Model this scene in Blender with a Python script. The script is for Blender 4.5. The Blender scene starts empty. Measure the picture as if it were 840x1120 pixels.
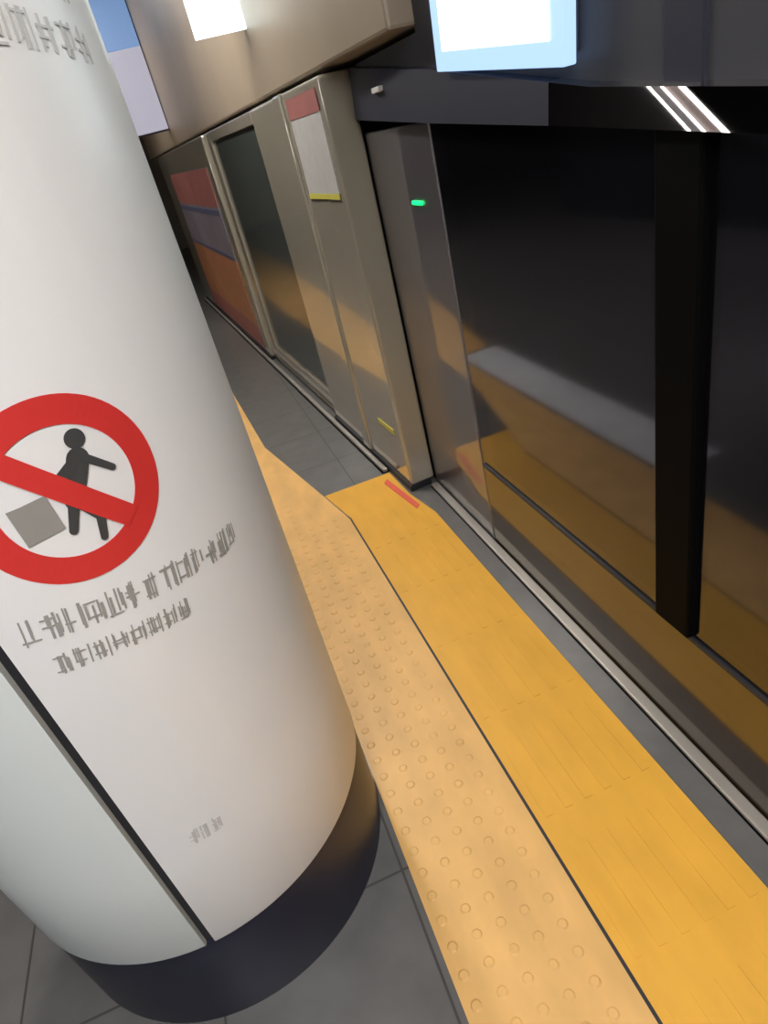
import bpy, bmesh, math, random
from math import radians as R, sin, cos, pi
from mathutils import Matrix, Vector
random.seed(7)
S = bpy.context.scene
COL = S.collection

# ------------------------------------------------------------------ materials
def mat(name, color, rough=.5, metal=0., ior=1.5, noise=0., nscale=6., emit=None, estr=0., trans=0., coat=0., bump=0., bscale=60., stretch=(1, 1, 1), spec=.5):
    m = bpy.data.materials.new(name); m.use_nodes = True
    nt = m.node_tree; b = nt.nodes['Principled BSDF']
    b.inputs['Base Color'].default_value = (*color, 1)
    b.inputs['Roughness'].default_value = rough
    b.inputs['Metallic'].default_value = metal
    b.inputs['IOR'].default_value = ior
    b.inputs['Specular IOR Level'].default_value = spec
    b.inputs['Transmission Weight'].default_value = trans
    b.inputs['Coat Weight'].default_value = coat
    b.inputs['Coat Roughness'].default_value = .06; b.inputs['Coat IOR'].default_value = 1.9 if coat == 1. else 1.5
    tc = nt.nodes.new('ShaderNodeTexCoord'); mp = nt.nodes.new('ShaderNodeMapping')
    mp.inputs['Scale'].default_value = stretch
    nt.links.new(tc.outputs['Object'], mp.inputs['Vector'])
    if noise > 0:
        n = nt.nodes.new('ShaderNodeTexNoise'); n.inputs['Scale'].default_value = nscale; n.inputs['Detail'].default_value = 5
        nt.links.new(mp.outputs['Vector'], n.inputs['Vector'])
        r = nt.nodes.new('ShaderNodeValToRGB')
        r.color_ramp.elements[0].position = .3; r.color_ramp.elements[1].position = .7
        r.color_ramp.elements[0].color = (*[max(0, c * (1 - noise)) for c in color], 1)
        r.color_ramp.elements[1].color = (*[min(1, c * (1 + noise)) for c in color], 1)
        nt.links.new(n.outputs['Fac'], r.inputs['Fac']); nt.links.new(r.outputs['Color'], b.inputs['Base Color'])
    if bump > 0:
        n2 = nt.nodes.new('ShaderNodeTexNoise'); n2.inputs['Scale'].default_value = bscale
        nt.links.new(mp.outputs['Vector'], n2.inputs['Vector'])
        bp = nt.nodes.new('ShaderNodeBump'); bp.inputs['Strength'].default_value = bump; bp.inputs['Distance'].default_value = .002
        nt.links.new(n2.outputs['Fac'], bp.inputs['Height']); nt.links.new(bp.outputs['Normal'], b.inputs['Normal'])
    if name == 'dark_glass': b.inputs['Specular Tint'].default_value = (.88, .87, 1., 1)
    if emit:
        b.inputs['Emission Color'].default_value = (*emit, 1); b.inputs['Emission Strength'].default_value = estr
    return m

M = dict(
    floor=mat('platform_stone', (.135, .131, .127), .28, noise=.12, nscale=9, bump=.08, bscale=40),
    edge=mat('edge_stone', (.13, .125, .12), .3, noise=.1, nscale=12),
    pale=mat('pale_patch', (.80, .81, .84), .35, noise=.06, nscale=8),  # for the added floor patch that shows only in the glass
    ceiling=mat('ceiling_panel', (.30, .27, .24), .7, noise=.06),
    wall=mat('wall_tile', (.035, .033, .036), .4, noise=.06, nscale=3),
    endwall=mat('end_wall', (.33, .29, .24), .6, noise=.1, nscale=2),
    tunnel=mat('tunnel_concrete', (.012, .012, .016), .9, noise=.25, nscale=2),
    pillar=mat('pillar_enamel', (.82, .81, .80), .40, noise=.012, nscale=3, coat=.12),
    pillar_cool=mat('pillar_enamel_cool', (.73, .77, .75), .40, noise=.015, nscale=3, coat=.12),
    core=mat('joint_black', (.02, .02, .024), .5, noise=.1),
    skirt=mat('skirting_navy', (.016, .016, .030), .35, noise=.15, nscale=8),
    yellow=mat('tactile_yellow', (.75, .39, .045), .45, noise=.06, nscale=14, stretch=(1, .35, 1)),
    yellow2=mat('tactile_pale', (.73, .425, .14), .48, noise=.11, nscale=12, stretch=(1, .4, 1)),  # paler, less saturated yellow for the studded strip
    red=mat('sign_red', (.66, .035, .03), .5, noise=.03),
    redmark=mat('floor_red', (.75, .12, .08), .5, noise=.05),
    ink=mat('sign_black', (.055, .055, .055), .5, noise=.03),
    grey_ink=mat('sign_grey', (.30, .285, .26), .5, noise=.03),
    caption=mat('caption_ink', (.33, .315, .29), .5, noise=.03),
    faint=mat('faint_ink', (.56, .55, .54), .5, noise=.03),
    steel=mat('rail_steel', (.40, .37, .33), .45, metal=.5, noise=.06, nscale=20, stretch=(1, .1, 1)),
    polish=mat('polished_steel', (.40, .38, .38), .015, metal=1., noise=.03),
    glass=mat('dark_glass', (.12, .12, .15), .07, ior=1.85, trans=.97, noise=.02),
    kick=mat('kick_panel_bronze', (.035, .022, .012), .10, ior=2.05, noise=.1),
    black=mat('frame_black', (.002, .002, .0022), .6, noise=.1, spec=.05),
    cover=mat('rail_cover_navy_glow_tint', (.014, .015, .028), .45, noise=.06),  # navy pushed bluer to paint in the display's glow
    upper=mat('upper_panel_grey_glow_tint', (.034, .034, .041), .55, noise=.06, nscale=4),  # grey tinted blue, painting the display's glow into the panel
    housing=mat('housing_grey', (.075, .07, .078), .38, noise=.06, nscale=4, coat=1.),
    beige=mat('beige_steel', (.36, .33, .265), .22, metal=.2, noise=.04, nscale=3, coat=1.),
    beige2=mat('beige_soffit', (.27, .215, .155), .45, noise=.05, nscale=3),
    farglass=mat('smoked_glass', (.05, .058, .055), .10, ior=2.2, noise=.05),
    green=mat('led_green', (.01, .3, .08), .4, emit=(.0, .75, .12), estr=1.6, noise=.02),
    screen=mat('screen_glow', (.1, .1, .1), .3, emit=(.80, .97, 1.0), estr=1.5, noise=.02),
    screen_rim=mat('screen_border_glow', (.1, .1, .1), .3, emit=(.24, .37, .60), estr=1.0, noise=.02),
    casing=mat('casing_dark', (.05, .06, .09), .45, noise=.05),
    lamp=mat('lamp_diffuser', (.9, .9, .9), .5, emit=(1., .94, .86), estr=18., noise=.01),
    lampbright=mat('lamp_diffuser_bright', (.9, .9, .9), .5, emit=(1., .95, .88), estr=30., noise=.01),
    strip=mat('strip_glow', (.9, .9, .9), .5, emit=(1., .95, .9), estr=5., noise=.01),  # glow of the added strips mirrored in the top rail
    lampcool=mat('lamp_diffuser_cool', (.9, .9, .9), .5, emit=(.95, .96, 1.), estr=20., noise=.01),
    white=mat('poster_white', (.42, .41, .40), .5, noise=.06, nscale=20),
    pink=mat('poster_pink', (.30, .11, .10), .5, noise=.12, nscale=5),
    salmon=mat('poster_salmon', (.36, .16, .085), .5, noise=.15, nscale=5),
    lavender=mat('poster_lavender', (.19, .17, .21), .5, noise=.1, nscale=5),
    navy=mat('poster_navy', (.09, .10, .18), .5, noise=.1),
    lime=mat('label_yellow', (.50, .46, .08), .5, noise=.05),
    blue=mat('lit_blue', (.08, .12, .2), .5, emit=(.14, .24, .44), estr=.5, noise=.03),
    lilac=mat('lit_lilac', (.15, .15, .18), .5, emit=(.34, .33, .40), estr=.5, noise=.03),
    brownpanel=mat('strip_panel_taupe', (.16, .13, .125), .5, noise=.05),  # fills between the added strips in the rail reflection
    brown=mat('brown_fascia', (.10, .045, .03), .5, noise=.1),
)

# ------------------------------------------------------------------ builders
def tag(o, label=None, cat=None, group=None, kind=None):
    if label: o['label'] = label
    if cat: o['category'] = cat
    if group: o['group'] = group
    if kind: o['kind'] = kind
    return o

def empty(name, label, cat, loc=(0, 0, 0), rz=0., group=None, kind=None):
    o = bpy.data.objects.new(name, None); COL.objects.link(o)
    o.location = loc; o.rotation_euler = (0, 0, rz); o.empty_display_size = .1
    return tag(o, label, cat, group, kind)

def obj(name, bm, m, parent=None, smooth=False, label=None):
    bmesh.ops.recalc_face_normals(bm, faces=bm.faces)
    me = bpy.data.meshes.new(name); bm.to_mesh(me); bm.free()
    me.materials.append(m)
    if smooth:
        for p in me.polygons: p.use_smooth = True
        me.set_sharp_from_angle(angle=R(35))
    o = bpy.data.objects.new(name, me); COL.objects.link(o)
    if parent: o.parent = parent
    if label: o['label'] = label
    return o

def box(bm, x0, x1, y0, y1, z0, z1, bev=0., seg=2):
    r = bmesh.ops.create_cube(bm, size=1)
    vs = r['verts']
    for v in vs:
        v.co = Vector((x0 + (v.co.x + .5) * (x1 - x0), y0 + (v.co.y + .5) * (y1 - y0), z0 + (v.co.z + .5) * (z1 - z0)))
    if bev > 0:
        es = list({e for v in vs for e in v.link_edges})
        bmesh.ops.bevel(bm, geom=es, offset=bev, segments=seg, affect='EDGES', profile=.5)
    return bm

def prism(bm, pts, fn, d):
    """closed outline pts (2-d) -> solid of depth d; fn(a, b, depth) gives the point"""
    lo = [bm.verts.new(fn(a, b, 0)) for a, b in pts]; hi = [bm.verts.new(fn(a, b, d)) for a, b in pts]
    n = len(pts)
    bm.faces.new(lo[::-1]); bm.faces.new(hi)
    for i in range(n):
        bm.faces.new((lo[i], lo[(i + 1) % n], hi[(i + 1) % n], hi[i]))
    return bm

def new(): return bmesh.new()
def struct(name, bm, m, smooth=False, label=None):
    return tag(obj(name, bm, m, None, smooth), label, None, None, 'structure')

# ------------------------------------------------------------------ camera
f_px = 702.95
right = Vector((0.92267148, -0.34891, 0.0))
# axes from the vanishing points of the platform edge and of the uprights
v1 = Vector((-265., -365., f_px)).normalized()      # platform direction in camera space (x right, y down, z forward)
v2 = Vector((300., 1136., f_px)).normalized()       # straight down
v0 = v2.cross(v1)
if v0.x < 0: v0 = -v0
v0.normalize()
rows = (v0, v1, -v2)
def cw(c): return Vector((rows[0].dot(c), rows[1].dot(c), rows[2].dot(c)))
cr, cu, cb = cw(Vector((1, 0, 0))), cw(Vector((0, -1, 0))), cw(Vector((0, 0, -1)))
cam_d = bpy.data.cameras.new('camera'); cam = bpy.data.objects.new('camera', cam_d); COL.objects.link(cam)
mw = Matrix(((cr.x, cu.x, cb.x, 0), (cr.y, cu.y, cb.y, 0), (cr.z, cu.z, cb.z, 1.5), (0, 0, 0, 1)))
cam.matrix_world = mw
cam_d.sensor_fit = 'HORIZONTAL'; cam_d.sensor_width = 36.; cam_d.lens = f_px / 840 * 36
cam_d.clip_start = .02
S.camera = cam

# ------------------------------------------------------------------ the setting
nt_ = M['floor'].node_tree; b_ = nt_.nodes['Principled BSDF']; src = b_.inputs['Base Color'].links[0].from_socket
br = nt_.nodes.new('ShaderNodeTexBrick'); br.offset = 0.; br.inputs['Scale'].default_value = 1.; br.inputs['Mortar Size'].default_value = .003
br.inputs['Brick Width'].default_value = .45; br.inputs['Row Height'].default_value = .45; br.inputs['Mortar'].default_value = (.06, .058, .056, 1)
co = nt_.nodes.new('ShaderNodeTexCoord'); nt_.links.new(co.outputs['Object'], br.inputs['Vector'])
nt_.links.new(src, br.inputs['Color1']); nt_.links.new(src, br.inputs['Color2']); nt_.links.new(br.outputs['Color'], b_.inputs['Base Color'])
struct('floor', box(new(), -5, .80, -5, 16, -.2, 0), M['floor'])
struct('ceiling', box(new(), -5.1, 5, -5, 16, 2.9, 3.0), M['ceiling'])
struct('wall_left', box(new(), -5.1, -5, -5, 16, -.2, 2.9), M['wall'])
struct('wall_back', box(new(), -5.1, 5, -5.1, -5, -1.4, 3.0), M['wall'])
struct('wall_end', box(new(), -5.1, 5, 16, 16.1, -1.4, 3.0), M['endwall'])
struct('wall_right', box(new(), 4.6, 4.8, -5, 16, -1.4, 2.9), M['tunnel'])
struct('track_floor', box(new(), .80, 4.6, -5, 16, -1.4, -1.2), M['tunnel'])
struct('trim_edge', box(new(), .685, .752, -3, 2.5, .0, .002), M['edge'])
struct('trim_reflection_patch', box(new(), -.27, -.01, 1.95, 4.0, .0, .003), M['pale'])  # added out of sight behind the pillar, gives the glass its bright blob

# ------------------------------------------------------------------ tactile paving
def tactile(name, outline, cells, kind, m, label):
    bm = new()
    prism(bm, outline, lambda a, b, d: Vector((a, b, d)), .004)
    for (x, y) in cells:
        if kind == 'dome':
            r0, r1, h, n = .0125, .0085, .0022, 10
            lo = [bm.verts.new((x + r0 * cos(2 * pi * i / n), y + r0 * sin(2 * pi * i / n), .004)) for i in range(n)]
            hi = [bm.verts.new((x + r1 * cos(2 * pi * i / n), y + r1 * sin(2 * pi * i / n), .004 + h)) for i in range(n)]
            bm.faces.new(hi)
            for i in range(n): bm.faces.new((lo[i], lo[(i + 1) % n], hi[(i + 1) % n], hi[i]))
        else:
            box(bm, x - .010, x + .010, y - .125, y + .125, .003, .0055)
    return tag(obj(name, bm, m), label, 'tactile paving')
cells = [(.045 + .0575 * i, -1.2 + .0575 * j) for i in range(5) for j in range(71)]
cells = [(x - .003, y) for x, y in cells if not (y > 2.55 and x > .12)]
lp = [(.0165, -1.5), (.336, -1.5), (.336, 2.5), (.285, 2.78), (.12, 3.63), (.06, 5.1), (-.06, 6.9), (-.34, 9.4), (-1.1, 15.5), (-1.75, 15.5), (-1.06, 10.), (-.69, 7.1), (-.38, 4.9), (-.22, 4.05), (.01, 4.02), (.0165, 3.0)]
tactile('tactile_paving', lp, cells, 'dome', M['yellow2'], 'paler yellow tactile strip with low studs beside the white pillar')
tiles_y = [-1.36 + .335 * k for k in range(12)]
bars = [(.375 + .0545 * i, y) for i in range(6) for y in tiles_y if y < 2.6]
tactile('tactile_paving', [(.344, -1.5), (.682, -1.5), (.682, 2.3), (.645, 2.52), (.632, 2.79), (.288, 2.79), (.344, 2.5)], bars, 'bar', M['yellow'],
        'deeper yellow tactile strip along the metal platform rail')
tag(obj('tactile_joint', box(new(), .336, .344, -1.5, 2.55, 0, .003), M['core']), None, None, None, 'structure')
bm = new(); prism(bm, [(.575, 2.70), (.600, 2.73), (.645, 2.40), (.622, 2.38)], lambda a, b, d: Vector((a, b, .0045 + d)), .003)
tag(obj('floor_marking', bm, M['redmark']), 'small red mark at the far end of the yellow strip', 'floor marking')

# ------------------------------------------------------------------ metal rail along the platform edge
rail = empty('threshold_rail', 'pale metal rail along the foot of the dark glass screen', 'rail', (.768, 0, 0))
obj('rail_cap', box(new(), -.016, .018, -2.5, 2.52, .006, .018, .004), M['steel'], rail)
obj('rail_channel', box(new(), -.018, .0215, -2.5, 2.52, .0, .006), M['black'], rail)

# ------------------------------------------------------------------ pillar
PX, PY, PR = -.385, 1.173, .402
pil = empty('pillar', 'big round white pillar with dark skirting and a dark panel joint', 'pillar', (PX, PY, 0), 0, None, 'thing')
def arc_panel(a0, a1, z0, z1, ro, ri, n=72, rb=.010):
    prof = [(ri, z0 + .002), (ro - rb, z0), (ro - rb * .3, z0 + rb * .3), (ro, z0 + rb), (ro, z0 + .25), (ro, (z0 + z1) / 2), (ro, z1), (ri, z1)]
    bm = new(); rings = []
    for i in range(n + 1):
        a = a0 + (a1 - a0) * i / n
        rings.append([bm.verts.new((r * cos(a), r * sin(a), z)) for r, z in prof])
    k = len(prof)
    for i in range(n):
        for j in range(k):
            bm.faces.new((rings[i][j], rings[i + 1][j], rings[i + 1][(j + 1) % k], rings[i][(j + 1) % k]))
    bm.faces.new(rings[0]); bm.faces.new(rings[-1][::-1])
    return bm
def lathe(prof, n=96):
    bm = new(); rings = []
    for i in range(n):
        a = 2 * pi * i / n
        rings.append([bm.verts.new((r * cos(a), r * sin(a), z)) for r, z in prof])
    k = len(prof)
    for i in range(n):
        for j in range(k - 1):
            bm.faces.new((rings[i][j], rings[(i + 1) % n][j], rings[(i + 1) % n][j + 1], rings[i][j + 1]))
    bm.faces.new([r[0] for r in rings]); bm.faces.new([r[-1] for r in rings])
    return bm
g = R(1.35); SE = R(-89.73)
ZB = .262
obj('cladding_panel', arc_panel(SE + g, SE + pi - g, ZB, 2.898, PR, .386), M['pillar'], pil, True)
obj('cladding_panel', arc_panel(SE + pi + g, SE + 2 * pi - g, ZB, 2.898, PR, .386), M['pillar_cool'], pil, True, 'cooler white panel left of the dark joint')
obj('joint_core', lathe([(.388, .25), (.388, 2.897)]), M['core'], pil, True)
obj('skirting', lathe([(.399, 0), (.399, .235), (.393, .262)]), M['skirt'], pil, True)

# things printed on the pillar: outline in the unrolled plane (s right along the girth, t up), wrapped onto the drum
def wrap(az, z, rot, lift, depth_sign=1):
    ca, sa = cos(rot), sin(rot)
    def fn(s, t, d):
        S_, T_ = s * ca - t * sa, s * sa + t * ca
        a = az + S_ / PR; r = PR + lift + d
        return Vector((r * cos(a), r * sin(a), z + T_))
    return fn
def strip_poly(bm, pts, fn, d=.0006):
    return prism(bm, pts, fn, d)
def ring_mesh(bm, r0, r1, fn, d=.0006, n=72, a0=0, a1=2 * pi):
    full = abs(a1 - a0 - 2 * pi) < 1e-6
    q = []
    for i in range(n + (0 if full else 1)):
        a = a0 + (a1 - a0) * i / n
        c, s = cos(a), sin(a)
        q.append([bm.verts.new(fn(r * c, r * s, dd)) for r, dd in ((r0, 0), (r1, 0), (r1, d), (r0, d))])
    m = len(q)
    for i in range(m if full else m - 1):
        A, B = q[i], q[(i + 1) % m]
        for j in range(4): bm.faces.new((A[j], B[j], B[(j + 1) % 4], A[(j + 1) % 4]))
    if not full: bm.faces.new(q[0]); bm.faces.new(q[-1][::-1])
    return bm
def bar_poly(p, q, w0, w1=None, n=8):
    """tapering rounded limb from p to q"""
    w1 = w0 if w1 is None else w1
    d = (Vector(q) - Vector(p)); L = d.length; d /= L; nn = Vector((-d.y, d.x)); P, Q = Vector(p), Vector(q)
    out = []
    base = math.atan2(nn.y, nn.x)
    for i in range(n + 1):
        a = base + pi * i / n; out.append((P.x + w0 * cos(a), P.y + w0 * sin(a)))
    for i in range(n + 1):
        a = base + pi + pi * i / n; out.append((Q.x + w1 * cos(a), Q.y + w1 * sin(a)))
    return out
RR = .122
SROT = R(-6)
sign = empty('prohibition_sign', 'round red prohibition sign with slash over a black figure and grey box', 'sign', (PX, PY, 0))
fn = lambda lift: wrap(R(-65.6), 1.196, SROT, lift)
obj('ring', ring_mesh(new(), RR * .70, RR, fn(.0005)), M['red'], sign, False)
s_ = RR * .74 * .7071
bm = new(); nb = 28; q = []
for i in range(nb + 1):
    a = -s_ + 2 * s_ * i / nb; e = .0105
    q.append([bm.verts.new(fn(.0016)(a + k * e, -a + k * e, dd)) for k, dd in ((-1, 0), (1, 0), (1, .0006), (-1, .0006))])
for i in range(nb):
    for j in range(4): bm.faces.new((q[i][j], q[i + 1][j], q[i + 1][(j + 1) % 4], q[i][(j + 1) % 4]))
bm.faces.new(q[0]); bm.faces.new(q[-1][::-1])
obj('slash', bm, M['red'], sign)
u = RR
person = new()
strip_poly(person, [(.24 * u + .105 * u * cos(2 * pi * i / 20), .50 * u + .105 * u * sin(2 * pi * i / 20)) for i in range(20)], fn(.0009))
strip_poly(person, bar_poly((.20 * u, .30 * u), (.02 * u, -.10 * u), .115 * u, .10 * u), fn(.0010))       # trunk
strip_poly(person, bar_poly((.24 * u, .30 * u), (.50 * u, .08 * u), .048 * u, .038 * u), fn(.0011))     # arm forward
strip_poly(person, bar_poly((.16 * u, .30 * u), (-.16 * u, .10 * u), .048 * u, .038 * u), fn(.0012))    # arm back
strip_poly(person, bar_poly((.05 * u, -.12 * u), (.20 * u, -.36 * u), .065 * u, .05 * u), fn(.0011))    # thigh
strip_poly(person, bar_poly((.20 * u, -.36 * u), (.16 * u, -.60 * u), .05 * u, .04 * u), fn(.0012))
strip_poly(person, bar_poly((.00 * u, -.12 * u), (-.10 * u, -.40 * u), .06 * u, .045 * u), fn(.0013))
obj('person_figure', person, M['ink'], sign)
bm = new(); strip_poly(bm, [(-.60 * u, .02 * u), (-.47 * u, .03 * u), (-.35 * u, .045 * u), (-.22 * u, .06 * u), (-.16 * u, -.34 * u), (-.28 * u, -.36 * u), (-.41 * u, -.38 * u), (-.54 * u, -.40 * u)], fn(.0009))
obj('box_symbol', bm, M['grey_ink'], sign)

def glyph_row(bm, n, w, h, gap, fnn, s0, t0, th=.0026, seed=1):
    """a row of tight upright strokes in character-sized clusters (unreadable in the photo)"""
    rnd = random.Random(seed)
    for k in range(n):
        x0 = s0 + k * (w + gap)
        for j in range(rnd.choice((5, 5, 6))):
            x = x0 + w * (rnd.random() * .92); hh = h * rnd.uniform(.45, 1.); y = t0 + rnd.random() * (h - hh)
            wv = th * rnd.uniform(.6, 1.2)
            strip_poly(bm, [(x, y), (x + wv, y), (x + wv, y + hh), (x, y + hh)], fnn, .0004 + .0001 * j)
        for j in range(rnd.choice((1, 2, 2))):
            y = t0 + h * rnd.random() * .92; ww = w * rnd.uniform(.5, 1.)
            strip_poly(bm, [(x0, y), (x0 + ww, y), (x0 + ww, y + th * .7), (x0, y + th * .7)], fnn, .00095 + .0001 * j)
    return bm
fc = wrap(R(-59.8), 1.006, R(-9), .0005)
capt = empty('sign_caption', 'two rows of small grey lettering under the red ring on the pillar', 'lettering', (PX, PY, 0))
obj('text_line', glyph_row(new(), 13, .0235, .042, .0035, fc, -.180, -.008, .0030, seed=3), M['caption'], capt)
obj('text_line', glyph_row(new(), 8, .0215, .034, .0035, fc, -.155, -.064, .0026, seed=5), M['caption'], capt)
fu = wrap(R(-33), 1.665, R(-6), .0005)
noti = empty('wall_notice', 'faint grey lettering high on the pillar at the picture top', 'lettering', (PX, PY, 0))
obj('text_line', glyph_row(new(), 9, .030, .040, .006, fu, -.22, .035, .004, seed=11), M['faint'], noti)
obj('text_line', glyph_row(new(), 9, .030, .040, .006, fu, -.22, -.025, .004, seed=12), M['faint'], noti)
fs = wrap(R(-75.5), .555, R(-6), .0005)
st = empty('small_marking', 'tiny faint grey marking low on the pillar right of the joint', 'lettering', (PX, PY, 0))
obj('text_line', glyph_row(new(), 3, .016, .035, .004, fs, -.03, -.02, .003, seed=21), M['faint'], st)

# ------------------------------------------------------------------ near platform screen (dark glass)
XG = .790
scr = empty('glass_screen', 'dark glass platform screen with black post and top rail', 'platform screen', (XG, 0, 0))
YE = 1.94; YN = -1.2
obj('kick_panel', box(new(), 0, .05, YN, 1.94, .0, .352, .004), M['kick'], scr)
obj('kick_bead', box(new(), -.004, .03, YN, 1.94, .352, .362), M['core'], scr)
yz = lambda x0: (lambda a, b, d: Vector((x0 + d, a, b)))
obj('glass_pane', prism(new(), [(.985, .362), (1.94, .362), (1.94, 1.478), (1.84, 1.47), (1.14, 1.42), (.985, 1.405)], yz(.004), .014), M['glass'], scr)
obj('glass_pane', prism(new(), [(YN, .362), (.885, .362), (.885, 1.395), (.76, 1.385), (YN, 1.22)], yz(.004), .014), M['glass'], scr)
obj('post', box(new(), -.014, .045, .880, .990, .362, 1.40, .006), M['black'], scr)
obj('post', box(new(), -.002, .045, .895, .985, 1.40, 2.895, .006), M['cover'], scr)
# sloping top rail: front face leans back; bottom edge and top edge as seen
bm = new()
def rail_section(y, zb, zt): return [(-.030, y, zb), (-.030 + .1 * (zt - zb), y, zt), (.05, y, zt + .006), (.05, y, zb)]
sec = [rail_section(-.4, 1.295, 1.325), rail_section(.76, 1.372, 1.424), rail_section(1.14, 1.402, 1.462), rail_section(1.27, 1.412, 1.482)]
cov = [rail_section(1.27, 1.412, 1.482), rail_section(1.84, 1.452, 1.57), rail_section(2.52, 1.505, 1.655)]
def loft(sec):
    bm = new()
    rv = [[bm.verts.new(p) for p in q] for q in sec]
    for i in range(len(rv) - 1):
        for j in range(4): bm.faces.new((rv[i][j], rv[i + 1][j], rv[i + 1][(j + 1) % 4], rv[i][(j + 1) % 4]))
    bm.faces.new(rv[0]); bm.faces.new(rv[-1][::-1])
    return bm
obj('rail_cover', loft(cov), M['cover'], scr)
obj('top_rail', loft(sec), M['polish'], scr)
bm = prism(new(), [(YN, 1.225), (.76, 1.388), (1.14, 1.424), (1.84, 1.475), (2.5, 1.56), (2.5, 1.66), (YE, 1.66), (YE, 2.895), (YN, 2.895)], yz(.004), .036)
obj('upper_panel', bm, M['upper'], scr)

# grey gate housing with green lamp
hou = empty('gate_housing', 'grey gate housing with a green lamp between beige wall and dark glass', 'gate housing', (XG, 0, 0))
obj('housing_panel', box(new(), .0, .06, 1.945, 2.55, .0, 1.460, .008, 3), M['housing'], hou)
lam = new(); box(lam, -.008, .002, 2.09, 2.17, 1.235, 1.247, .003)
obj('indicator_lamp', lam, M['green'], hou)
obj('glint_plate', box(new(), -.036, -.020, 2.20, 2.27, 1.56, 1.575, .002), M['faint'], scr)  # pale plate stands in for a lamp's highlight on the rail

# ------------------------------------------------------------------ near display
dis = empty('information_display', 'brightly lit white and blue screen on the dark panel above the rail', 'display', (XG - .03, 1.455, 1.522), 0)
dis.rotation_euler = (R(6), 0, 0)
obj('casing', box(new(), .018, .033, -.25, .27, .02, .52, .004), M['casing'], dis)
obj('screen_border', box(new(), -.010, .018, -.265, .285, .005, .53, .003), M['screen_rim'], dis)
obj('screen', box(new(), -.014, -.006, -.225, .235, .045, .49, .002), M['screen'], dis)

# ------------------------------------------------------------------ far screen wall (runs off at a slight angle as the platform curves)
FO = (.66, 2.65, 0); FA = math.atan(.0645)
def far(name, label, cat): return empty(name, label, cat, FO, FA)
bw = far('beige_gate_panel', 'beige metal gate panel between grey housing and smoked door', 'gate panel')
obj('panel_sheet', box(new(), .0, .12, -.11, 1.02, .03, 1.66, .012, 3), M['beige'], bw)
obj('panel_ridge', box(new(), -.012, .05, .40, .50, .03, 1.66, .008, 2), M['beige'], bw)
obj('foot_trim', box(new(), -.010, .10, -.11, 1.02, .0, .035, .004), M['core'], bw)
dr = far('sliding_gate_door', 'smoked glass gate door in a beige frame beyond the beige panel', 'door')
obj('door_frame', box(new(), .02, .10, 1.02, 1.12, .03, 1.66, .006), M['beige'], dr)
obj('door_frame', box(new(), .02, .10, 2.50, 2.72, .03, 1.66, .006), M['beige'], dr)
obj('door_frame', box(new(), .02, .10, 1.12, 2.50, 1.60, 1.66, .004), M['beige'], dr)
obj('door_frame', box(new(), .02, .10, 1.12, 2.50, .03, .16, .004), M['beige'], dr)
obj('door_glass', box(new(), .035, .06, 1.12, 2.50, .16, 1.60), M['farglass'], dr)
fw = far('beige_end_panel', 'distant beige gate panel carrying the pink advert', 'gate panel')
obj('panel_sheet', box(new(), .0, .12, 2.73, 6.4, .03, 1.66, .012, 3), M['beige'], fw)
obj('foot_trim', box(new(), -.010, .10, 2.73, 6.4, .0, .035, .004), M['core'], fw)
fr = far('floor_rail', 'thin pale metal rail along the foot of the beige gates', 'rail')
obj('rail_cap', box(new(), -.040, -.016, .16, 6.4, .0, .022, .006), M['steel'], fr)
obj('rail_channel', box(new(), -.048, -.011, .16, 6.4, .0, .006), M['black'], fr)
nt = far('notice_sticker', 'white notice with red heading and yellow foot on the beige panel', 'notice')
obj('sheet', box(new(), -.004, .0, -.06, .34, 1.29, 1.56), M['white'], nt)
obj('heading', box(new(), -.006, -.003, -.06, .34, 1.56, 1.63), M['pink'], nt)
obj('foot_band', box(new(), -.006, -.003, -.06, .34, 1.27, 1.29), M['lime'], nt)
tag(obj('warning_label', box(new(), -.004, .001, -.03, .16, .27, .295), M['lime'], None), 'small yellow label low on the beige gate panel', 'label').matrix_world = Matrix.Translation(FO) @ Matrix.Rotation(FA, 4, 'Z')
ad = far('advert_poster', 'pink, lavender and orange advert at the far end of the gates', 'poster')
obj('top_band', box(new(), -.006, -.001, 2.95, 5.6, 1.18, 1.46), M['pink'], ad)
obj('middle_band', box(new(), -.006, -.001, 2.95, 5.6, .78, 1.18), M['lavender'], ad)
obj('dark_line', box(new(), -.008, -.005, 2.95, 5.6, 1.12, 1.16), M['navy'], ad)
obj('dark_line', box(new(), -.008, -.005, 2.95, 5.6, .78, .81), M['navy'], ad)
obj('lower_band', box(new(), -.006, -.001, 2.95, 5.6, .25, .78), M['salmon'], ad)
obj('foot_band', box(new(), -.006, -.001, 2.95, 5.6, .06, .25), M['pink'], ad)
sof = tag(obj('trim_soffit', box(new(), -.03, .35, -.72, 7.5, 1.675, 2.895, .01), M['beige2']), None, None, None, 'structure')
sof.location = (.70, 2.65, 0); sof.rotation_euler = (0, 0, FA)

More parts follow.
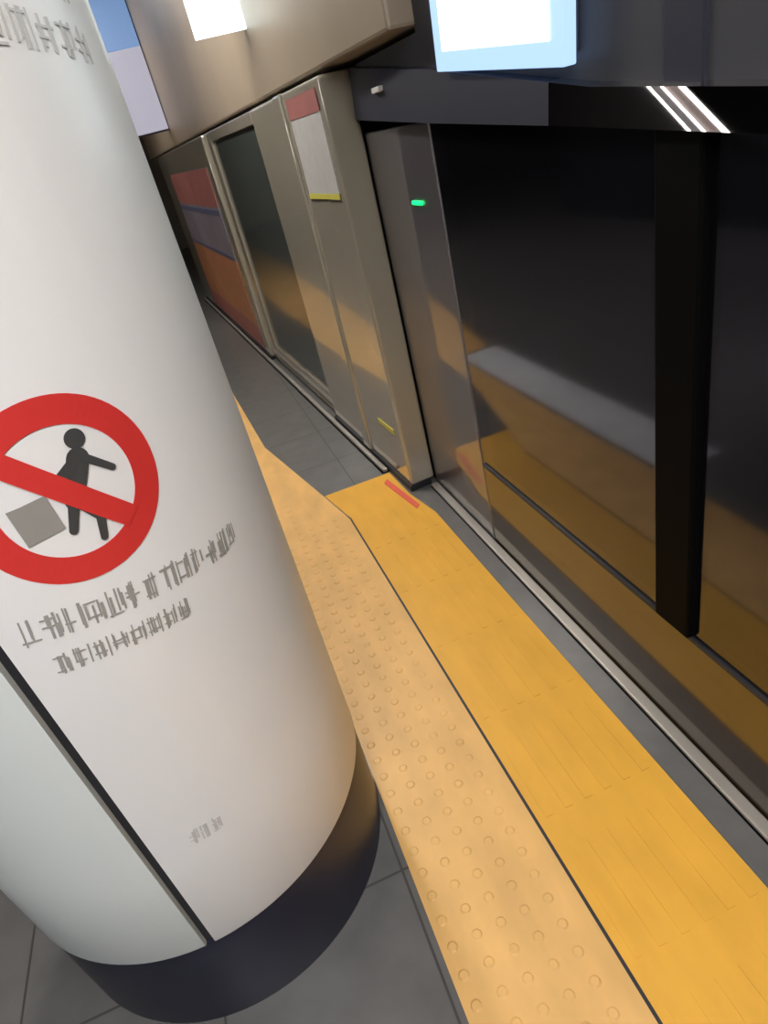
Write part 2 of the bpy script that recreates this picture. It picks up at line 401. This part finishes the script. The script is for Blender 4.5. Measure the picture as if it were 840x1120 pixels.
# ------------------------------------------------------------------ far hanging things
hd = empty('hanging_display', 'small lit white screen hanging before the beige soffit', 'display', (.535, 3.35, 1.925))
obj('casing', box(new(), -.12, .10, .004, .05, .01, .37, .006), M['casing'], hd)
obj('screen', box(new(), -.13, .11, -.006, .006, .0, .38, .003), M['screen'], hd)
obj('hanger', box(new(), -.02, .0, .02, .04, .40, .92), M['core'], hd)
lb = empty('hanging_signboard', 'pale blue lit signboard hanging far off beside the white pillar', 'sign', (.08, 7.0, 1.82))
obj('upper_face', box(new(), -.45, .30, -.01, .03, .62, 1.04, .006), M['blue'], lb)
obj('lower_face', box(new(), -.45, .30, -.01, .03, .0, .62, .006), M['lilac'], lb)
obj('back_case', box(new(), -.46, .31, .02, .12, -.01, 1.05, .01), M['casing'], lb)

# ------------------------------------------------------------------ ceiling lamps
def lamp(x, y, L, m, label, along='y', w=.10):
    t = empty('ceiling_lamp', label, 'lamp', (x, y, 2.9), 0, 'strip lamps on the platform ceiling')
    if along == 'x': t.rotation_euler = (0, 0, pi / 2)
    obj('housing', box(new(), -w - .03, w + .03, -L / 2 - .03, L / 2 + .03, -.05, 0, .008), M['steel'], t)
    obj('diffuser', box(new(), -w, w, -L / 2, L / 2, -.062, -.045, .004), m, t)
    return t
LBL = 'unseen white strip lamp on the platform ceiling'
lamp(-.35, -1.0, 1.6, M['lampcool'], LBL)
lamp(.35, -.3, 1.2, M['lamp'], LBL)  # added fill, evens out the pillar's right side
lamp(-1.1, -1.5, 1.6, M['lampcool'], LBL)
lamp(-.15, 3.6, 1.6, M['lampbright'], LBL)  # added and boosted to brighten the hidden patch and far floor
lamp(-.35, 7.2, 1.6, M['lamp'], LBL)

# added glowing strips, out of view, for slanting bright lines in the polished top rail
refl = empty('reflected_strips', 'unseen glowing strips added to mirror as slanting lines in the top rail', 'reflection helper', (-3.05, 5.0, 0))
sl = (1.886 - 1.529) / (5.319 - 4.75)
def inclined(y0, y1, zc, y_ref, h, x0, x1):
    zz = lambda y: zc + sl * (y - y_ref)
    return prism(new(), [(y0 - 5., zz(y0) - h), (y1 - 5., zz(y1) - h), (y1 - 5., zz(y1) + h), (y0 - 5., zz(y0) + h)], lambda a, b, d: Vector((x0 + d * (x1 - x0), a, b)), 1.)
obj('strip_backing', prism(new(), [(-2.2, 0), (2.6, 0), (2.6, 3.0 - .12), (2.1, 2.85), (-1.6, .55), (-2.2, .55)], lambda a, b, d: Vector((-.10 + d, a, b)), .08), M['core'], refl)
obj('light_strip', inclined(3.4, 6.6, 1.706, 5.020, .014, .0, .03), M['strip'], refl)
obj('strip_panel', inclined(3.4, 6.6, 1.71, 5.13, .06, -.005, -.002), M['brownpanel'], refl)
obj('light_strip', inclined(3.4, 6.6, 1.734, 5.275, .003, .0, .03), M['strip'], refl)
obj('light_strip', inclined(3.4, 6.6, 1.752, 5.455, .0035, .0, .03), M['strip'], refl)

# ------------------------------------------------------------------ world and colour management
w = bpy.data.worlds.new('world'); S.world = w; w.use_nodes = True
w.node_tree.nodes['Background'].inputs['Color'].default_value = (.05, .055, .065, 1)
w.node_tree.nodes['Background'].inputs['Strength'].default_value = .4
vs = S.view_settings
S.display_settings.display_device = 'sRGB'
vs.view_transform = 'Standard'; vs.look = 'None'; vs.exposure = 1.05; vs.gamma = 1.; vs.use_curve_mapping = False
